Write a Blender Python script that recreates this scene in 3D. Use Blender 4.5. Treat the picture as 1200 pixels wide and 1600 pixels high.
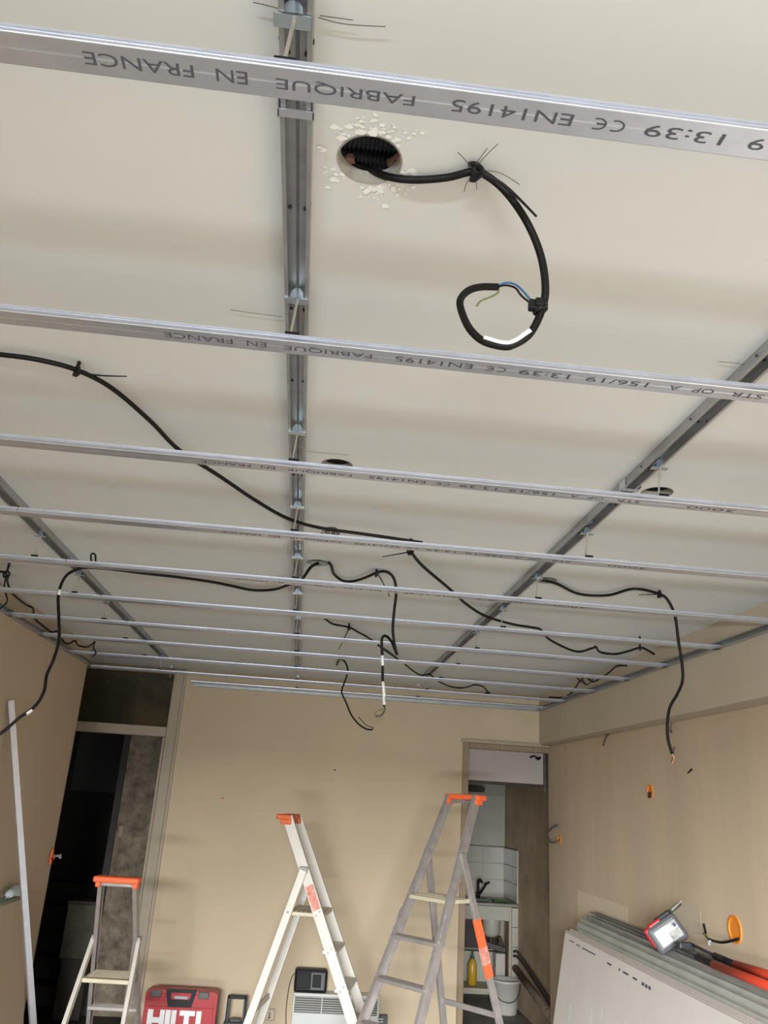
import bpy, bmesh, math, random
from mathutils import Vector, Matrix, noise

for o in list(bpy.data.objects):
    bpy.data.objects.remove(o, do_unlink=True)
S = bpy.context.scene
COL = S.collection
rnd = random.Random(7)
PI = math.pi

# ------------------------------------------------------------------ camera
# 1200x1600 frame, focal length 1259 px; axes of the room recovered from its vanishing points
cam = bpy.data.cameras.new('camera')
cam.sensor_fit = 'VERTICAL'; cam.sensor_height = 36.0; cam.lens = 36.0*1259/1600
cam.clip_start = .02
cam_o = bpy.data.objects.new('camera', cam); COL.objects.link(cam_o)
right = Vector((0.99318111, -0.09989686, 0.06009902))
up = -Vector((0.09002175, 0.32959606, -0.93982047))
back = -Vector((0.07407672, 0.93882216, 0.33634148))
M = Matrix((right, up, back)).transposed().to_4x4()
M.translation = Vector((0, 0, 1.85))
cam_o.matrix_world = M
S.camera = cam_o

# ------------------------------------------------------------------ world, daylight, exposure
W = bpy.data.worlds.new('world'); S.world = W; W.use_nodes = True
wn = W.node_tree.nodes; bg = wn['Background']
bg.inputs[0].default_value = (.78, .88, 1.0, 1); bg.inputs[1].default_value = 1.2
def area(name, loc, target, sx, sy, power, col):
    l = bpy.data.lights.new(name, 'AREA'); l.shape = 'RECTANGLE'; l.size = sx; l.size_y = sy
    l.energy = power; l.color = col
    o = bpy.data.objects.new(name, l); COL.objects.link(o); o.location = loc
    o.rotation_euler = (Vector(target)-Vector(loc)).to_track_quat('-Z', 'Y').to_euler()
    return o
# daylight coming in through the shop window behind the photographer: the bright street, and the low sky beyond it
area('sunlit_street', (-2.2, -8.0, .42), (.25, 5, 1.9), 4.0, .26, 700, (.85, .945, 1.0))
area('low_sky', (-1.9, -8.0, 3.08), (.4, 5, 2.6), 4.6, 1.3, 4500, (.93, .975, 1.0))
S.view_settings.view_transform = 'Standard'; S.view_settings.look = 'None'
S.view_settings.gamma = 1.0; S.view_settings.use_curve_mapping = False
S.view_settings.exposure = 0.11

# ------------------------------------------------------------------ materials
def mat(name, col, rough=.7, metal=0., var=.0, vscale=3., streak=0., bump=0., bscale=60., col2=None, alpha=None, trans=0.):
    m = bpy.data.materials.new(name); m.use_nodes = True
    nt = m.node_tree; n = nt.nodes; l = nt.links
    p = n['Principled BSDF']
    p.inputs['Base Color'].default_value = (*col, 1); p.inputs['Roughness'].default_value = rough
    p.inputs['Metallic'].default_value = metal
    if trans: p.inputs['Transmission Weight'].default_value = trans
    tc = n.new('ShaderNodeTexCoord')
    if var or col2 or streak:
        mp = n.new('ShaderNodeMapping'); l.new(tc.outputs['Object'], mp.inputs['Vector'])
        if streak: mp.inputs['Scale'].default_value = (streak, streak, .35)
        nz = n.new('ShaderNodeTexNoise'); nz.inputs['Scale'].default_value = vscale
        nz.inputs['Detail'].default_value = 5; nz.inputs['Roughness'].default_value = .6
        l.new(mp.outputs['Vector'], nz.inputs['Vector'])
        rp = n.new('ShaderNodeValToRGB')
        c2 = col2 if col2 else tuple(c*(1-var) for c in col)
        rp.color_ramp.elements[0].position = .32; rp.color_ramp.elements[1].position = .68
        rp.color_ramp.elements[0].color = (*c2, 1); rp.color_ramp.elements[1].color = (*col, 1)
        l.new(nz.outputs['Fac'], rp.inputs['Fac']); l.new(rp.outputs['Color'], p.inputs['Base Color'])
    if bump:
        nb = n.new('ShaderNodeTexNoise'); nb.inputs['Scale'].default_value = bscale; nb.inputs['Detail'].default_value = 6
        l.new(tc.outputs['Object'], nb.inputs['Vector'])
        b = n.new('ShaderNodeBump'); b.inputs['Strength'].default_value = bump; b.inputs['Distance'].default_value = .01
        l.new(nb.outputs['Fac'], b.inputs['Height']); l.new(b.outputs['Normal'], p.inputs['Normal'])
    return m
MT = {}
def dm(k, *a, **kw): MT[k] = mat(k, *a, **kw)
dm('ceiling_paint', (.72, .735, .73), .8, var=.06, vscale=1.3, bump=.05, bscale=25)
dm('wall_paint', (.63, .50, .34), .75, var=.12, vscale=1.1, bump=.06, bscale=30)
dm('wall_paint_streaked', (.70, .555, .395), .75, var=.13, vscale=1.3, streak=2.2, bump=.08, bscale=22)
dm('wall_cream', (.62, .53, .40), .75, var=.08, vscale=1.2, bump=.05)
dm('board_beige', (.52, .42, .30), .8, var=.08, vscale=1.2)
dm('wood_cream', (.45, .375, .28), .6, var=.1, vscale=6, streak=14)
dm('wood_worn', (.36, .26, .165), .7, var=.3, vscale=5, streak=18)
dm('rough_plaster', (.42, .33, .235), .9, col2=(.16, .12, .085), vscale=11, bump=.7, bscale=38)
dm('brown_plaster', (.66, .50, .33), .9, col2=(.40, .30, .195), vscale=2.2, bump=.5, bscale=22)
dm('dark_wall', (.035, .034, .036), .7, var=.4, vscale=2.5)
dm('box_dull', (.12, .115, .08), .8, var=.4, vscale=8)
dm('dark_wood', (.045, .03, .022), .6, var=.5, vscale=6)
dm('floor_concrete', (.35, .325, .295), .7, var=.2, vscale=2.2, bump=.1)
dm('kitchen_floor', (.22, .19, .17), .7, var=.4, vscale=5)
dm('steel_bright', (.70, .735, .83), .34, .82, var=.1, vscale=22)
dm('steel_dull', (.50, .51, .52), .45, .8, var=.2, vscale=16)
dm('steel_blue', (.62, .72, .80), .25, .9)
dm('steel_thread', (.45, .42, .36), .5, .7)
dm('steel_dark', (.06, .06, .065), .5, .5)
dm('print_ink', (.09, .09, .12), .7)
dm('rubber_black', (.006, .0052, .005), .5)
dm('plastic_black', (.010, .010, .011), .45)
dm('plastic_grey', (.10, .10, .105), .5)
dm('conduit_black', (.012, .012, .016), .35)
dm('filler_pale', (.78, .70, .58), .8)
dm('patch_cream', (.76, .64, .47), .8)
dm('white_paint', (.92, .94, .92), .6)
dm('wire_blue', (.03, .16, .36), .4)
dm('wire_green', (.16, .19, .06), .5)
dm('wire_copper', (.55, .30, .16), .4, .6)
dm('hair_brown', (.10, .08, .065), .8)
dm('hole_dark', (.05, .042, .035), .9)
dm('hole_edge', (.36, .34, .30), .9, var=.3, vscale=30)
dm('brick_red', (.20, .10, .07), .9)
dm('alu', (.47, .425, .40), .42, .45, var=.25, vscale=14)
dm('alu_pale', (.66, .62, .55), .5, .15, var=.1, vscale=12)
dm('alu_dark', (.38, .35, .33), .5, .35, var=.25, vscale=14)
dm('step_cream', (.70, .62, .45), .6, .1, var=.2, vscale=8)
dm('orange', (.80, .15, .025), .5, var=.25, vscale=25)
dm('orange_box', (.88, .27, .02), .45)
dm('orange_bright', (1.0, .16, .05), .5)
dm('label_red', (.62, .15, .10), .6, col2=(.75, .42, .34), vscale=40)
dm('label_grey', (.50, .48, .46), .6, col2=(.22, .20, .19), vscale=45)
dm('case_red', (.46, .012, .018), .42, var=.15, vscale=12)
dm('white_plastic', (.80, .80, .78), .4)
dm('heater_white', (.60, .59, .56), .4)
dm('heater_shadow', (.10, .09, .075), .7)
dm('board_white', (.76, .71, .66), .8, var=.06, vscale=2.5, bump=.03)
dm('board_grey', (.50, .495, .44), .8, col2=(.38, .385, .34), vscale=5)
dm('board_green', (.27, .35, .25), .8, var=.2, vscale=5)
dm('cloth_grey', (.46, .49, .49), .9, var=.2, vscale=20)
dm('tile_white', (.46, .43, .365), .25, var=.06, vscale=3)
dm('grout', (.22, .20, .16), .9)
dm('enamel', (.42, .395, .32), .35, var=.1, vscale=4)
dm('sink_grey', (.25, .23, .21), .4, .5)
dm('yellow', (.50, .30, .02), .35)
dm('bottle_green', (.05, .09, .03), .3)
dm('bucket_white', (.60, .56, .50), .45, var=.15, vscale=6)
dm('pipe_brown', (.045, .03, .022), .5)
dm('panel_mauve', (.46, .40, .36), .6, var=.08, vscale=3)
dm('screen_white', (.48, .50, .48), .5)
dm('red_grip', (.55, .05, .02), .45)
dm('teal_edge', (.03, .10, .14), .4)
dm('glass_brown', (.42, .36, .24), .06, trans=.92)

for k in ('rubber_black', 'plastic_black', 'conduit_black'): MT[k].node_tree.nodes['Principled BSDF'].inputs['Specular IOR Level'].default_value = .25
# ------------------------------------------------------------------ builders
def tag(o, label=None, cat=None, group=None, kind=None):
    if label: o['label'] = label
    if cat: o['category'] = cat
    if group: o['group'] = group
    if kind: o['kind'] = kind
    return o
def thing(name, label, cat, loc=(0, 0, 0), rz=0., group=None):
    o = bpy.data.objects.new(name, None); COL.objects.link(o)
    o.empty_display_size = .05
    o.location = loc; o.rotation_euler = (0, 0, rz)
    return tag(o, label, cat, group)
def wmat(o):
    m = Matrix.Translation(o.location) @ o.rotation_euler.to_matrix().to_4x4()
    return wmat(o.parent) @ m if o.parent else m
class MB:
    """collects geometry in room coordinates (or in local ones), then links it as ONE mesh object"""
    def __init__(s): s.b = bmesh.new()
    def face(s, pts):
        try: return s.b.faces.new([s.b.verts.new(p) for p in pts])
        except ValueError: pass
    def box(s, lo, hi, bev=0., mtx=None):
        lo, hi = Vector(lo), Vector(hi); c = (lo+hi)/2; d = hi-lo
        r = bmesh.ops.create_cube(s.b, size=1, matrix=Matrix.Translation(c) @ Matrix.Diagonal((*d, 1)))
        vs = r['verts']
        if bev:
            es = list({e for v in vs for e in v.link_edges})
            q = bmesh.ops.bevel(s.b, geom=es, offset=bev, segments=2, affect='EDGES', profile=.5)
            vs = list({v for f in q['faces'] for v in f.verts} | {v for v in vs if v.is_valid})
        if mtx is not None: bmesh.ops.transform(s.b, matrix=mtx, verts=vs)
        return s
    def beam(s, a, b, w, d, side=(1, 0, 0), bev=0.):
        """box along a->b, w wide along `side`, d deep across"""
        a, b = Vector(a), Vector(b); z = (b-a).normalized(); x = Vector(side); x = (x-z*x.dot(z)).normalized(); y = z.cross(x)
        m = Matrix((x, y, z)).transposed().to_4x4(); m.translation = (a+b)/2
        L = (b-a).length
        return s.box((-w/2, -d/2, -L/2), (w/2, d/2, L/2), bev, m)
    def prism(s, prof, a, b, xdir, ydir):
        """closed profile [(u,v)] swept from a to b"""
        a, b, x, y = Vector(a), Vector(b), Vector(xdir), Vector(ydir)
        A = [s.b.verts.new(a+x*u+y*v) for u, v in prof]; B = [s.b.verts.new(b+x*u+y*v) for u, v in prof]
        n = len(prof)
        for i in range(n): s.b.faces.new((A[i], A[(i+1) % n], B[(i+1) % n], B[i]))
        s.b.faces.new(A[::-1]); s.b.faces.new(B)
        return s
    def tube(s, pts, r, n=8, r1=None, cap=True):
        pts = [Vector(p) for p in pts]; N = len(pts); rings = []
        t0 = (pts[1]-pts[0]).normalized(); ref = Vector((0, 0, 1)) if abs(t0.z) < .9 else Vector((1, 0, 0))
        x = (ref-t0*ref.dot(t0)).normalized()
        for i, p in enumerate(pts):
            t = (pts[min(i+1, N-1)]-pts[max(i-1, 0)])
            t = t.normalized() if t.length > 1e-9 else t0
            x = (x-t*x.dot(t)); x = x.normalized() if x.length > 1e-6 else Vector((1, 0, 0)); y = t.cross(x)
            rr = r if r1 is None else r+(r1-r)*i/(N-1)
            rings.append([s.b.verts.new(p+(x*math.cos(2*PI*k/n)+y*math.sin(2*PI*k/n))*rr) for k in range(n)])
        for a, b in zip(rings, rings[1:]):
            for k in range(n): s.b.faces.new((a[k], a[(k+1) % n], b[(k+1) % n], b[k]))
        if cap: s.b.faces.new(rings[0][::-1]); s.b.faces.new(rings[-1])
        return s
    def cyl(s, c0, c1, r, n=16, r1=None): return s.tube([c0, c1], r, n, r1)
    def lathe(s, c, prof, n=24):
        c = Vector(c)
        rings = [[s.b.verts.new(c+Vector((math.cos(2*PI*k/n)*r, math.sin(2*PI*k/n)*r, z))) for k in range(n)] for r, z in prof]
        for a, b in zip(rings, rings[1:]):
            for k in range(n): s.b.faces.new((a[k], a[(k+1) % n], b[(k+1) % n], b[k]))
        s.b.faces.new(rings[0][::-1]); s.b.faces.new(rings[-1])
        return s
    def build(s, name, m, parent=None, smooth=False, label=None, local=False):
        bmesh.ops.recalc_face_normals(s.b, faces=s.b.faces)
        me = bpy.data.meshes.new(name); o = bpy.data.objects.new(name, me); COL.objects.link(o)
        vs = [v.co for v in s.b.verts]
        if parent:
            o.parent = parent
            if not local:
                inv = wmat(parent).inverted()
                for v in s.b.verts: v.co = inv @ v.co
        elif not local:
            lo = Vector((min(v.x for v in vs)+max(v.x for v in vs), min(v.y for v in vs)+max(v.y for v in vs), 2*min(v.z for v in vs)))/2
            for v in s.b.verts: v.co = v.co-lo
            o.location = lo
        s.b.to_mesh(me); s.b.free()
        me.materials.append(MT[m] if isinstance(m, str) else m)
        if smooth:
            for p in me.polygons: p.use_smooth = True
        if label: o['label'] = label
        return o
def struct(name, mb, m, parent=None):
    o = mb.build(name, m, parent); o['kind'] = 'structure'; return o
def spline(pts, k=6):
    P = [Vector(p) for p in pts]
    if len(P) < 3: return P
    P = [P[0]*2-P[1]]+P+[P[-1]*2-P[-2]]; out = []
    for i in range(1, len(P)-2):
        a, b, c, d = P[i-1:i+3]
        for j in range(k):
            t = j/k
            out.append(.5*((2*b)+(c-a)*t+(2*a-5*b+4*c-d)*t*t+(3*b-a-3*c+d)*t**3))
    return out+[P[-2]]

# ------------------------------------------------------------------ room shell
YB, YF = 7.12, -3.0          # back wall face, window wall face
XL, XR, XB = -1.655, 2.13, 2.045  # left wall, lower right wall, beam over it
ZC, ZT = 2.807, 2.667        # ceiling, underside of the new rails

# ceiling with the six cut holes
HOLES = [(.022, 1.022, .051), (.027, 2.285, .048), (1.03, 2.262, .048), (.038, 2.905, .018), (-.004, 3.40, .05), (1.0, 3.37, .05)]
b = MB(); bm = b.b
X0, X1, Y0, Y1 = -2.75, 2.5, YF-.1, 9.7
outer = [bm.verts.new(p) for p in ((X0, Y0, ZC), (X1, Y0, ZC), (X1, Y1, ZC), (X0, Y1, ZC))]
edges = [bm.edges.new((outer[i], outer[(i+1) % 4])) for i in range(4)]
for hx, hy, hr in HOLES:
    ring = [bm.verts.new((hx+hr*(1+.03*noise.noise((k*.7, hx, hy)))*math.cos(2*PI*k/32), hy+hr*(1+.03*noise.noise((k*.7, hy, hx)))*math.sin(2*PI*k/32), ZC)) for k in range(32)]
    edges += [bm.edges.new((ring[k], ring[(k+1) % 32])) for k in range(32)]
bmesh.ops.triangle_fill(bm, use_beauty=True, use_dissolve=False, edges=edges)
ceiling = struct('ceiling', b, 'ceiling_paint')
for hx, hy, hr in HOLES:
    t = MB(); n = 32
    r0 = [t.b.verts.new((hx+hr*1.03*math.cos(2*PI*k/n), hy+hr*1.03*math.sin(2*PI*k/n), ZC-.001)) for k in range(n)]
    r1 = [t.b.verts.new((hx+hr*.97*math.cos(2*PI*k/n), hy+hr*.97*math.sin(2*PI*k/n), ZC-.001)) for k in range(n)]
    r2 = [t.b.verts.new((hx+hr*.96*math.cos(2*PI*k/n), hy+hr*.96*math.sin(2*PI*k/n), ZC+.022)) for k in range(n)]
    for A, B in ((r0, r1), (r1, r2)):
        for k in range(n): t.b.faces.new((A[k], A[(k+1) % n], B[(k+1) % n], B[k]))
    t.build('hole_rim', 'hole_edge', ceiling, True)
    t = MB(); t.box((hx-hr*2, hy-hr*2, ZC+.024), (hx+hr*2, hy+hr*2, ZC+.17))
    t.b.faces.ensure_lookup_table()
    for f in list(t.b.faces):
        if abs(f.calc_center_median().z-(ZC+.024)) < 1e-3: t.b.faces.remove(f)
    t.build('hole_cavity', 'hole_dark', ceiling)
# bits of hollow brick showing in the near hole
for p in ((.060, 1.058, .009), (.066, 1.046, .007), (-.010, 1.062, .010)):
    t = MB(); bmesh.ops.create_icosphere(t.b, subdivisions=1, radius=p[2], matrix=Matrix.Translation((p[0], p[1], ZC+.034)))
    for v in t.b.verts: v.co += Vector((rnd.uniform(-1, 1), rnd.uniform(-1, 1), rnd.uniform(-1, 1)))*.003
    t.build('brick_chip', 'brick_red', ceiling)
# scraped flakes of filler around the near hole
t = MB()
for k in range(260):
    a = rnd.uniform(0, 2*PI); r = .056+abs(rnd.gauss(0, .018))
    w = noise.noise((math.cos(a)*1.6, math.sin(a)*1.6, 3.1))
    if w < -.12: continue
    cx, cy = .022+r*math.cos(a), 1.022+r*math.sin(a)
    m = rnd.choice((4, 5, 6)); q = rnd.uniform(.0012, .0045)*(1.7 if rnd.random() < .3 else 1); zf = ZC-.0006-.0012*rnd.random()
    t.face([(cx+q*rnd.uniform(.6, 1.7)*math.cos(2*PI*j/m), cy+q*rnd.uniform(.5, 1.2)*math.sin(2*PI*j/m), zf) for j in range(m)])
o = t.build('filler_flakes', 'white_paint', ceiling); o['kind'] = 'stuff'
# smears beside the farther holes
for (cx, cy, L) in ((.085, 3.43, .028), (.10, 3.40, .02), (-.02, 3.52, .03), (1.06, 3.44, .02), (.085, 2.2, .012), (1.085, 2.20, .012), (.22, 2.62, .02), (1.95, 5.2, .04), (.30, 2.40, .010), (.62, 2.02, .012)):
    t = MB()
    t.face([(cx+L*math.cos(2*PI*j/9)*rnd.uniform(.7, 1.2), cy+.4*L*math.sin(2*PI*j/9)*rnd.uniform(.7, 1.2), ZC-.0008) for j in range(9)])
    t.build('filler_patch', 'filler_pale', ceiling)
# shallow board joint running along the left of the ceiling
t = MB(); t.box((-1.012, .2, ZC-.0015), (-.985, 6.2, ZC+.001)); t.build('joint_tape', 'ceiling_paint', ceiling)

struct('floor', MB().box((X0, Y0, -.1), (X1, YB+.08, 0)), 'floor_concrete')
f2 = struct('floor_kitchen', MB().box((1.0, YB+.08, -.1), (X1, 9.7, 0)), 'kitchen_floor')
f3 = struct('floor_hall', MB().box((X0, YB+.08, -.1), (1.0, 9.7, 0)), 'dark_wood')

wl = struct('wall_left', MB().box((XL-.07, YF, 0), (XL, 6.26, ZC+.05)), 'board_beige')
struct('wall_right', MB().box((XR, YF, 0), (XR+.1, YB+.02, ZC+.05)), 'wall_paint_streaked')
beam = MB().box((XB, YF, 2.392), (XR+.05, YB, ZC+.04)); struct('trim_1', beam, 'wall_cream')
t = MB().box((XB+.008, YF, 2.376), (XR+.02, YB, 2.392)); struct('trim_2', t, 'wood_cream')
# back wall: left doorway x -1.95..-1.06, kitchen doorway x 1.40..2.13
bw = MB()
bw.box((-1.062, YB, 0), (1.385, YB+.08, ZC+.05)); bw.box((1.385, YB, 2.36), (XR+.2, YB+.08, ZC+.05))
bw.box((-2.75, YB, 0), (-1.98, YB+.08, ZC+.05))
struct('wall_back', bw, 'wall_paint')
# window wall behind the photographer, with its opening
fw = MB()
fw.box((X0, YF-.15, 0), (-1.5, YF, ZC+.05)); fw.box((2.0, YF-.15, 0), (X1, YF, ZC+.05))
fw.box((-1.5, YF-.15, 2.35), (2.0, YF, ZC+.05)); fw.box((-1.5, YF-.15, 0), (2.0, YF, .2))
struct('wall_front', fw, 'wall_cream')
# hall beyond the left doorway
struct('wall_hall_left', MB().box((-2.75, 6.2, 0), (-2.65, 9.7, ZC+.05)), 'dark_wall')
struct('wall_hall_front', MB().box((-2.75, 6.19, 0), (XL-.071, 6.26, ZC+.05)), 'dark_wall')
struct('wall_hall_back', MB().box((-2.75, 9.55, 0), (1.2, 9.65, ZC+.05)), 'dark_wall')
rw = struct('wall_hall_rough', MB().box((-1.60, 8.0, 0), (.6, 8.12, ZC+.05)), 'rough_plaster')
MB().box((-1.575, 7.982, 1.40), (-1.535, 8.0, 1.49), .004).build('switch_plate', 'wood_cream', rw)
MB().box((-1.565, 7.988, .9), (-1.552, 8.0, 1.40), .003).build('cable_duct', 'rough_plaster', rw)
MB().box((-1.66, 7.98, 0), (-1.60, 8.10, 2.75), .004).build('wood_post', 'dark_wood', rw)
# kitchen recess beyond the right doorway
KX = 2.33
kw = struct('wall_kitchen_right', MB().box((KX, YB+.08, 0), (KX+.1, 9.7, ZC+.05)), 'brown_plaster')
kb = struct('wall_kitchen_back', MB().box((1.1, 9.5, 0), (KX+.1, 9.6, ZC+.05)), 'enamel')
struct('wall_kitchen_left', MB().box((1.1, YB+.08, 0), (1.2, 9.6, ZC+.05)), 'wall_cream')
# tiles behind the sink, each a piece of its own
tm = None
def tile(parent, lo, hi):
    o = MB().box(lo, hi, .002).build('tile', 'tile_white', parent); return o
for iz in range(3):
    for ix in range(5):
        x1 = KX-.006-ix*.24; z0 = .945+iz*.165
        tile(kb, (max(x1-.236, 1.21), 9.488, z0), (x1, 9.5, z0+.161))
    for iy in range(3):
        y0 = 8.905+iy*.197; z0 = .945+iz*.165
        tile(kw, (KX-.012, y0, z0), (KX, y0+.192, z0+.161))
MB().box((KX-.016, 8.9, .94), (KX-.001, 8.905, 1.445)).build('tile_trim', 'wood_cream', kw)
MB().box((1.2, 9.484, 1.438), (KX, 9.5, 1.45)).build('tile_trim', 'grout', kb)
MB().box((KX-.012, 8.9, 1.438), (KX, 9.49, 1.45)).build('tile_trim', 'grout', kw)

# left doorway frame with its glazed transom
d1 = struct('door_1', MB().box((-1.145, YB-.012, 0), (-1.062, YB+.09, ZC-.002), .006), 'wood_cream')
MB().box((-1.168, YB+.0, 0), (-1.147, YB+.07, 2.235), .004).build('stop_bead', 'wood_cream', d1)
MB().box((-1.062, YB-.02, 0), (-1.038, YB-.001, ZC-.002), .004).build('architrave', 'wood_cream', d1)
MB().box((-1.98, YB-.012, 0), (-1.90, YB+.09, ZC-.002), .006).build('post', 'wood_cream', d1)
MB().box((-1.90, YB-.01, 2.238), (-1.146, YB+.09, 2.318), .006).build('transom_bar', 'wood_cream', d1)
MB().box((-1.90, YB-.01, ZC-.05), (-1.146, YB+.09, ZC-.002), .004).build('head', 'wood_worn', d1)
MB().box((-1.90, YB+.035, 2.318), (-1.146, YB+.041, ZC-.05)).build('pane', 'glass_brown', d1)
# kitchen doorway frame
d2 = struct('door_2', MB().box((1.372, YB-.015, 0), (1.425, YB+.09, 2.365), .005), 'wood_worn')
MB().box((1.425, YB-.015, 2.318), (XR, YB+.08, 2.365), .005).build('head', 'wood_worn', d2)
MB().box((1.36, YB-.03, 2.365), (XR, YB+.0, 2.392), .004).build('cornice', 'wood_cream', d2)
MB().box((1.44, YB+.085, 2.06), (2.105, YB+.10, 2.325), .004).build('fanlight_panel', 'panel_mauve', d2)
MB().box((1.43, YB+.09, 2.035), (2.13, YB+.13, 2.06), .003).build('transom_bar', 'dark_wood', d2)
MB().tube(spline([(1.98, YB+.07, 2.28), (2.02, YB+.05, 2.29), (2.05, YB+.05, 2.265), (2.07, YB+.06, 2.285), (2.03, YB+.06, 2.27)]), .008, 6).build('cable_stub', 'rubber_black', d2)
MB().tube(spline([(2.108, YB+.06, 2.31), (2.108, YB+.05, 2.2), (2.103, YB+.05, 2.12), (2.108, YB+.05, 2.03), (2.10, YB+.05, 2.0)]), .007, 6).build('cable_stub', 'plastic_grey', d2)

# perimeter track screwed round the walls
def track(name, a, b_, inward, label):
    p = [(0, 0), (.03, 0), (.03, .0015), (.0015, .0015), (.0015, .0265), (.03, .0265), (.03, .028), (0, .028)]
    o = MB().prism(p, a, b_, inward, (0, 0, 1)).build(name, 'steel_dull')
    return tag(o, label, 'metal track', 'perimeter tracks')
track('edge_track', (XL+.001, YF+.02, ZT), (XL+.001, 6.25, ZT), (1, 0, 0), 'grey metal edge track running along the left wall below the ceiling')
track('edge_track', (XB-.001, YF+.02, ZT), (XB-.001, YB-.035, ZT), (-1, 0, 0), 'grey metal edge track running along the beam over the right wall')
track('edge_track', (-.97, YB-.001, ZT), (XB-.002, YB-.001, ZT), (0, -1, 0), 'grey metal edge track fixed across the top of the back wall')

# ------------------------------------------------------------------ ceiling frame
ORD = ['first', 'second', 'third', 'fourth', 'fifth', 'sixth', 'seventh', 'eighth', 'ninth', 'tenth', 'eleventh']
RY = [.742, 1.362, 1.990, 2.600, 3.230, 3.850, 4.460, 5.040, 5.680, 6.340, 6.860]   # near edge of each rail
PX = {'left': -1.125, 'middle': -.0925, 'right': .913}
H0 = ZC-.027
def text_mesh(words, y, h, z):
    """words printed on the underside, read from the far side of the rail"""
    mb = MB()
    for w, xa, xb in words:
        if w == 'CE':                       # conformity mark: two open rings, the second with a bar
            lw = (xb-xa)/2.25
            for q in range(2):
                cx = xb-lw*(.62+1.2*q); R0, R1 = lw*.60, lw*.46; prev = None
                for k in range(19):
                    a = math.radians(62+k*(360-124)/18)
                    pr = [mb.b.verts.new((cx-r*math.cos(a), y+h/2+r*math.sin(a)*h/(lw*1.2), z)) for r in (R0, R1)]
                    if prev: mb.b.faces.new((prev[0], pr[0], pr[1], prev[1]))
                    prev = pr
                if q: mb.face([(cx+R1, y+h*.44, z), (cx-R0*.1, y+h*.44, z), (cx-R0*.1, y+h*.56, z), (cx+R1, y+h*.56, z)])
            continue
        cu = bpy.data.curves.new('t', 'FONT'); cu.body = w; cu.size = 1; cu.resolution_u = 3
        ob = bpy.data.objects.new('t', cu); COL.objects.link(ob)
        bpy.context.view_layer.update()
        me = bpy.data.meshes.new_from_object(ob.evaluated_get(bpy.context.evaluated_depsgraph_get()))
        xs = [v.co.x for v in me.vertices]; ys = [v.co.y for v in me.vertices]
        x0, x1, y0, y1 = min(xs), max(xs), min(ys), max(ys)
        vs = [mb.b.verts.new((xb-(v.co.x-x0)/(x1-x0)*(xb-xa), y+(v.co.y-y0)/(y1-y0)*h, z)) for v in me.vertices]
        for p in me.polygons:
            try: mb.b.faces.new([vs[i] for i in p.vertices])
            except ValueError: pass
        bpy.data.objects.remove(ob); bpy.data.curves.remove(cu); bpy.data.meshes.remove(me)
    return mb
WORDS = [('FRANCE', -.336, -.205), ('EN', -.178, -.140), ('FABRIQUE', -.106, .066), ('EN14195', .112, .266), ('CE', .290, .334),
         ('13:39', .360, .463), ('156/19', .497, .624), ('A', .668, .691), ('OP', .718, .762), ('STR', .798, .866), ('3000', 1.0, 1.14)]
# rail section: grooved web underneath, two lipped sides
hs = [(.0012, 0), (.0002, .0004), (-.0004, .0012), (-.0002, .0024), (.0006, .0034), (.0036, .0098), (.0058, .0108), (.0058, .0136), (.0036, .0144), (.0034, .0178), (.0048, .0181)]
hi_ = [(.0050, .0170), (.0068, .0135), (.0068, .0105), (.0050, .0095), (.0020, .0012)]
RP = [(.0205, 0), (.0211, .0007), (.0240, 0)]+[(.047-u, v) for u, v in hs]+[(.047-u, v) for u, v in hi_]+[(u, v) for u, v in hi_[::-1]]+[(u, v) for u, v in hs[::-1]]
for i, y in enumerate(RY):
    xa, xb = XL+.004, XB-.003
    if i == 10: xa = -.965
    lab = 'galvanised steel cross rail, %s rail counted from the front of the ceiling frame' % ORD[i]
    if i < 4: lab = 'galvanised steel cross rail with grey printed letters, %s rail from the front' % ORD[i]
    if i == 9: lab = 'galvanised steel cross rail passing in front of the transom over the left doorway'
    if i == 10: lab = 'galvanised steel cross rail nearest to the back wall'
    r = thing('ceiling_rail', lab, 'rail', ((xa+xb)/2, y, ZT), 0, 'ceiling cross rails')
    if i == 10: MB().prism(RP, (xa, y, ZT), (xb, y, ZT), (0, 1, 0), (0, 0, 1)).build('channel', 'steel_bright', r)
    else:
        xj = -.965-.012*min(i, 4)
        MB().prism(RP, (xj+.0015, y, ZT), (xb, y, ZT), (0, 1, 0), (0, 0, 1)).build('channel', 'steel_bright', r)
        MB().prism(RP, (xa, y, ZT), (xj-.0015, y, ZT), (0, 1, 0), (0, 0, 1)).build('channel', 'steel_bright', r)
        MB().prism([(.0025, .0012), (.0445, .0012), (.040, .0125), (.007, .0125)], (xj-.05, y, ZT), (xj+.05, y, ZT), (0, 1, 0), (0, 0, 1)).build('splice_sleeve', 'steel_dull', r)
    if i < 5:
        for wd in WORDS: text_mesh([wd], y+.0135, .0185, ZT-.0003).build('printed_text', 'print_ink', r)

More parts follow.
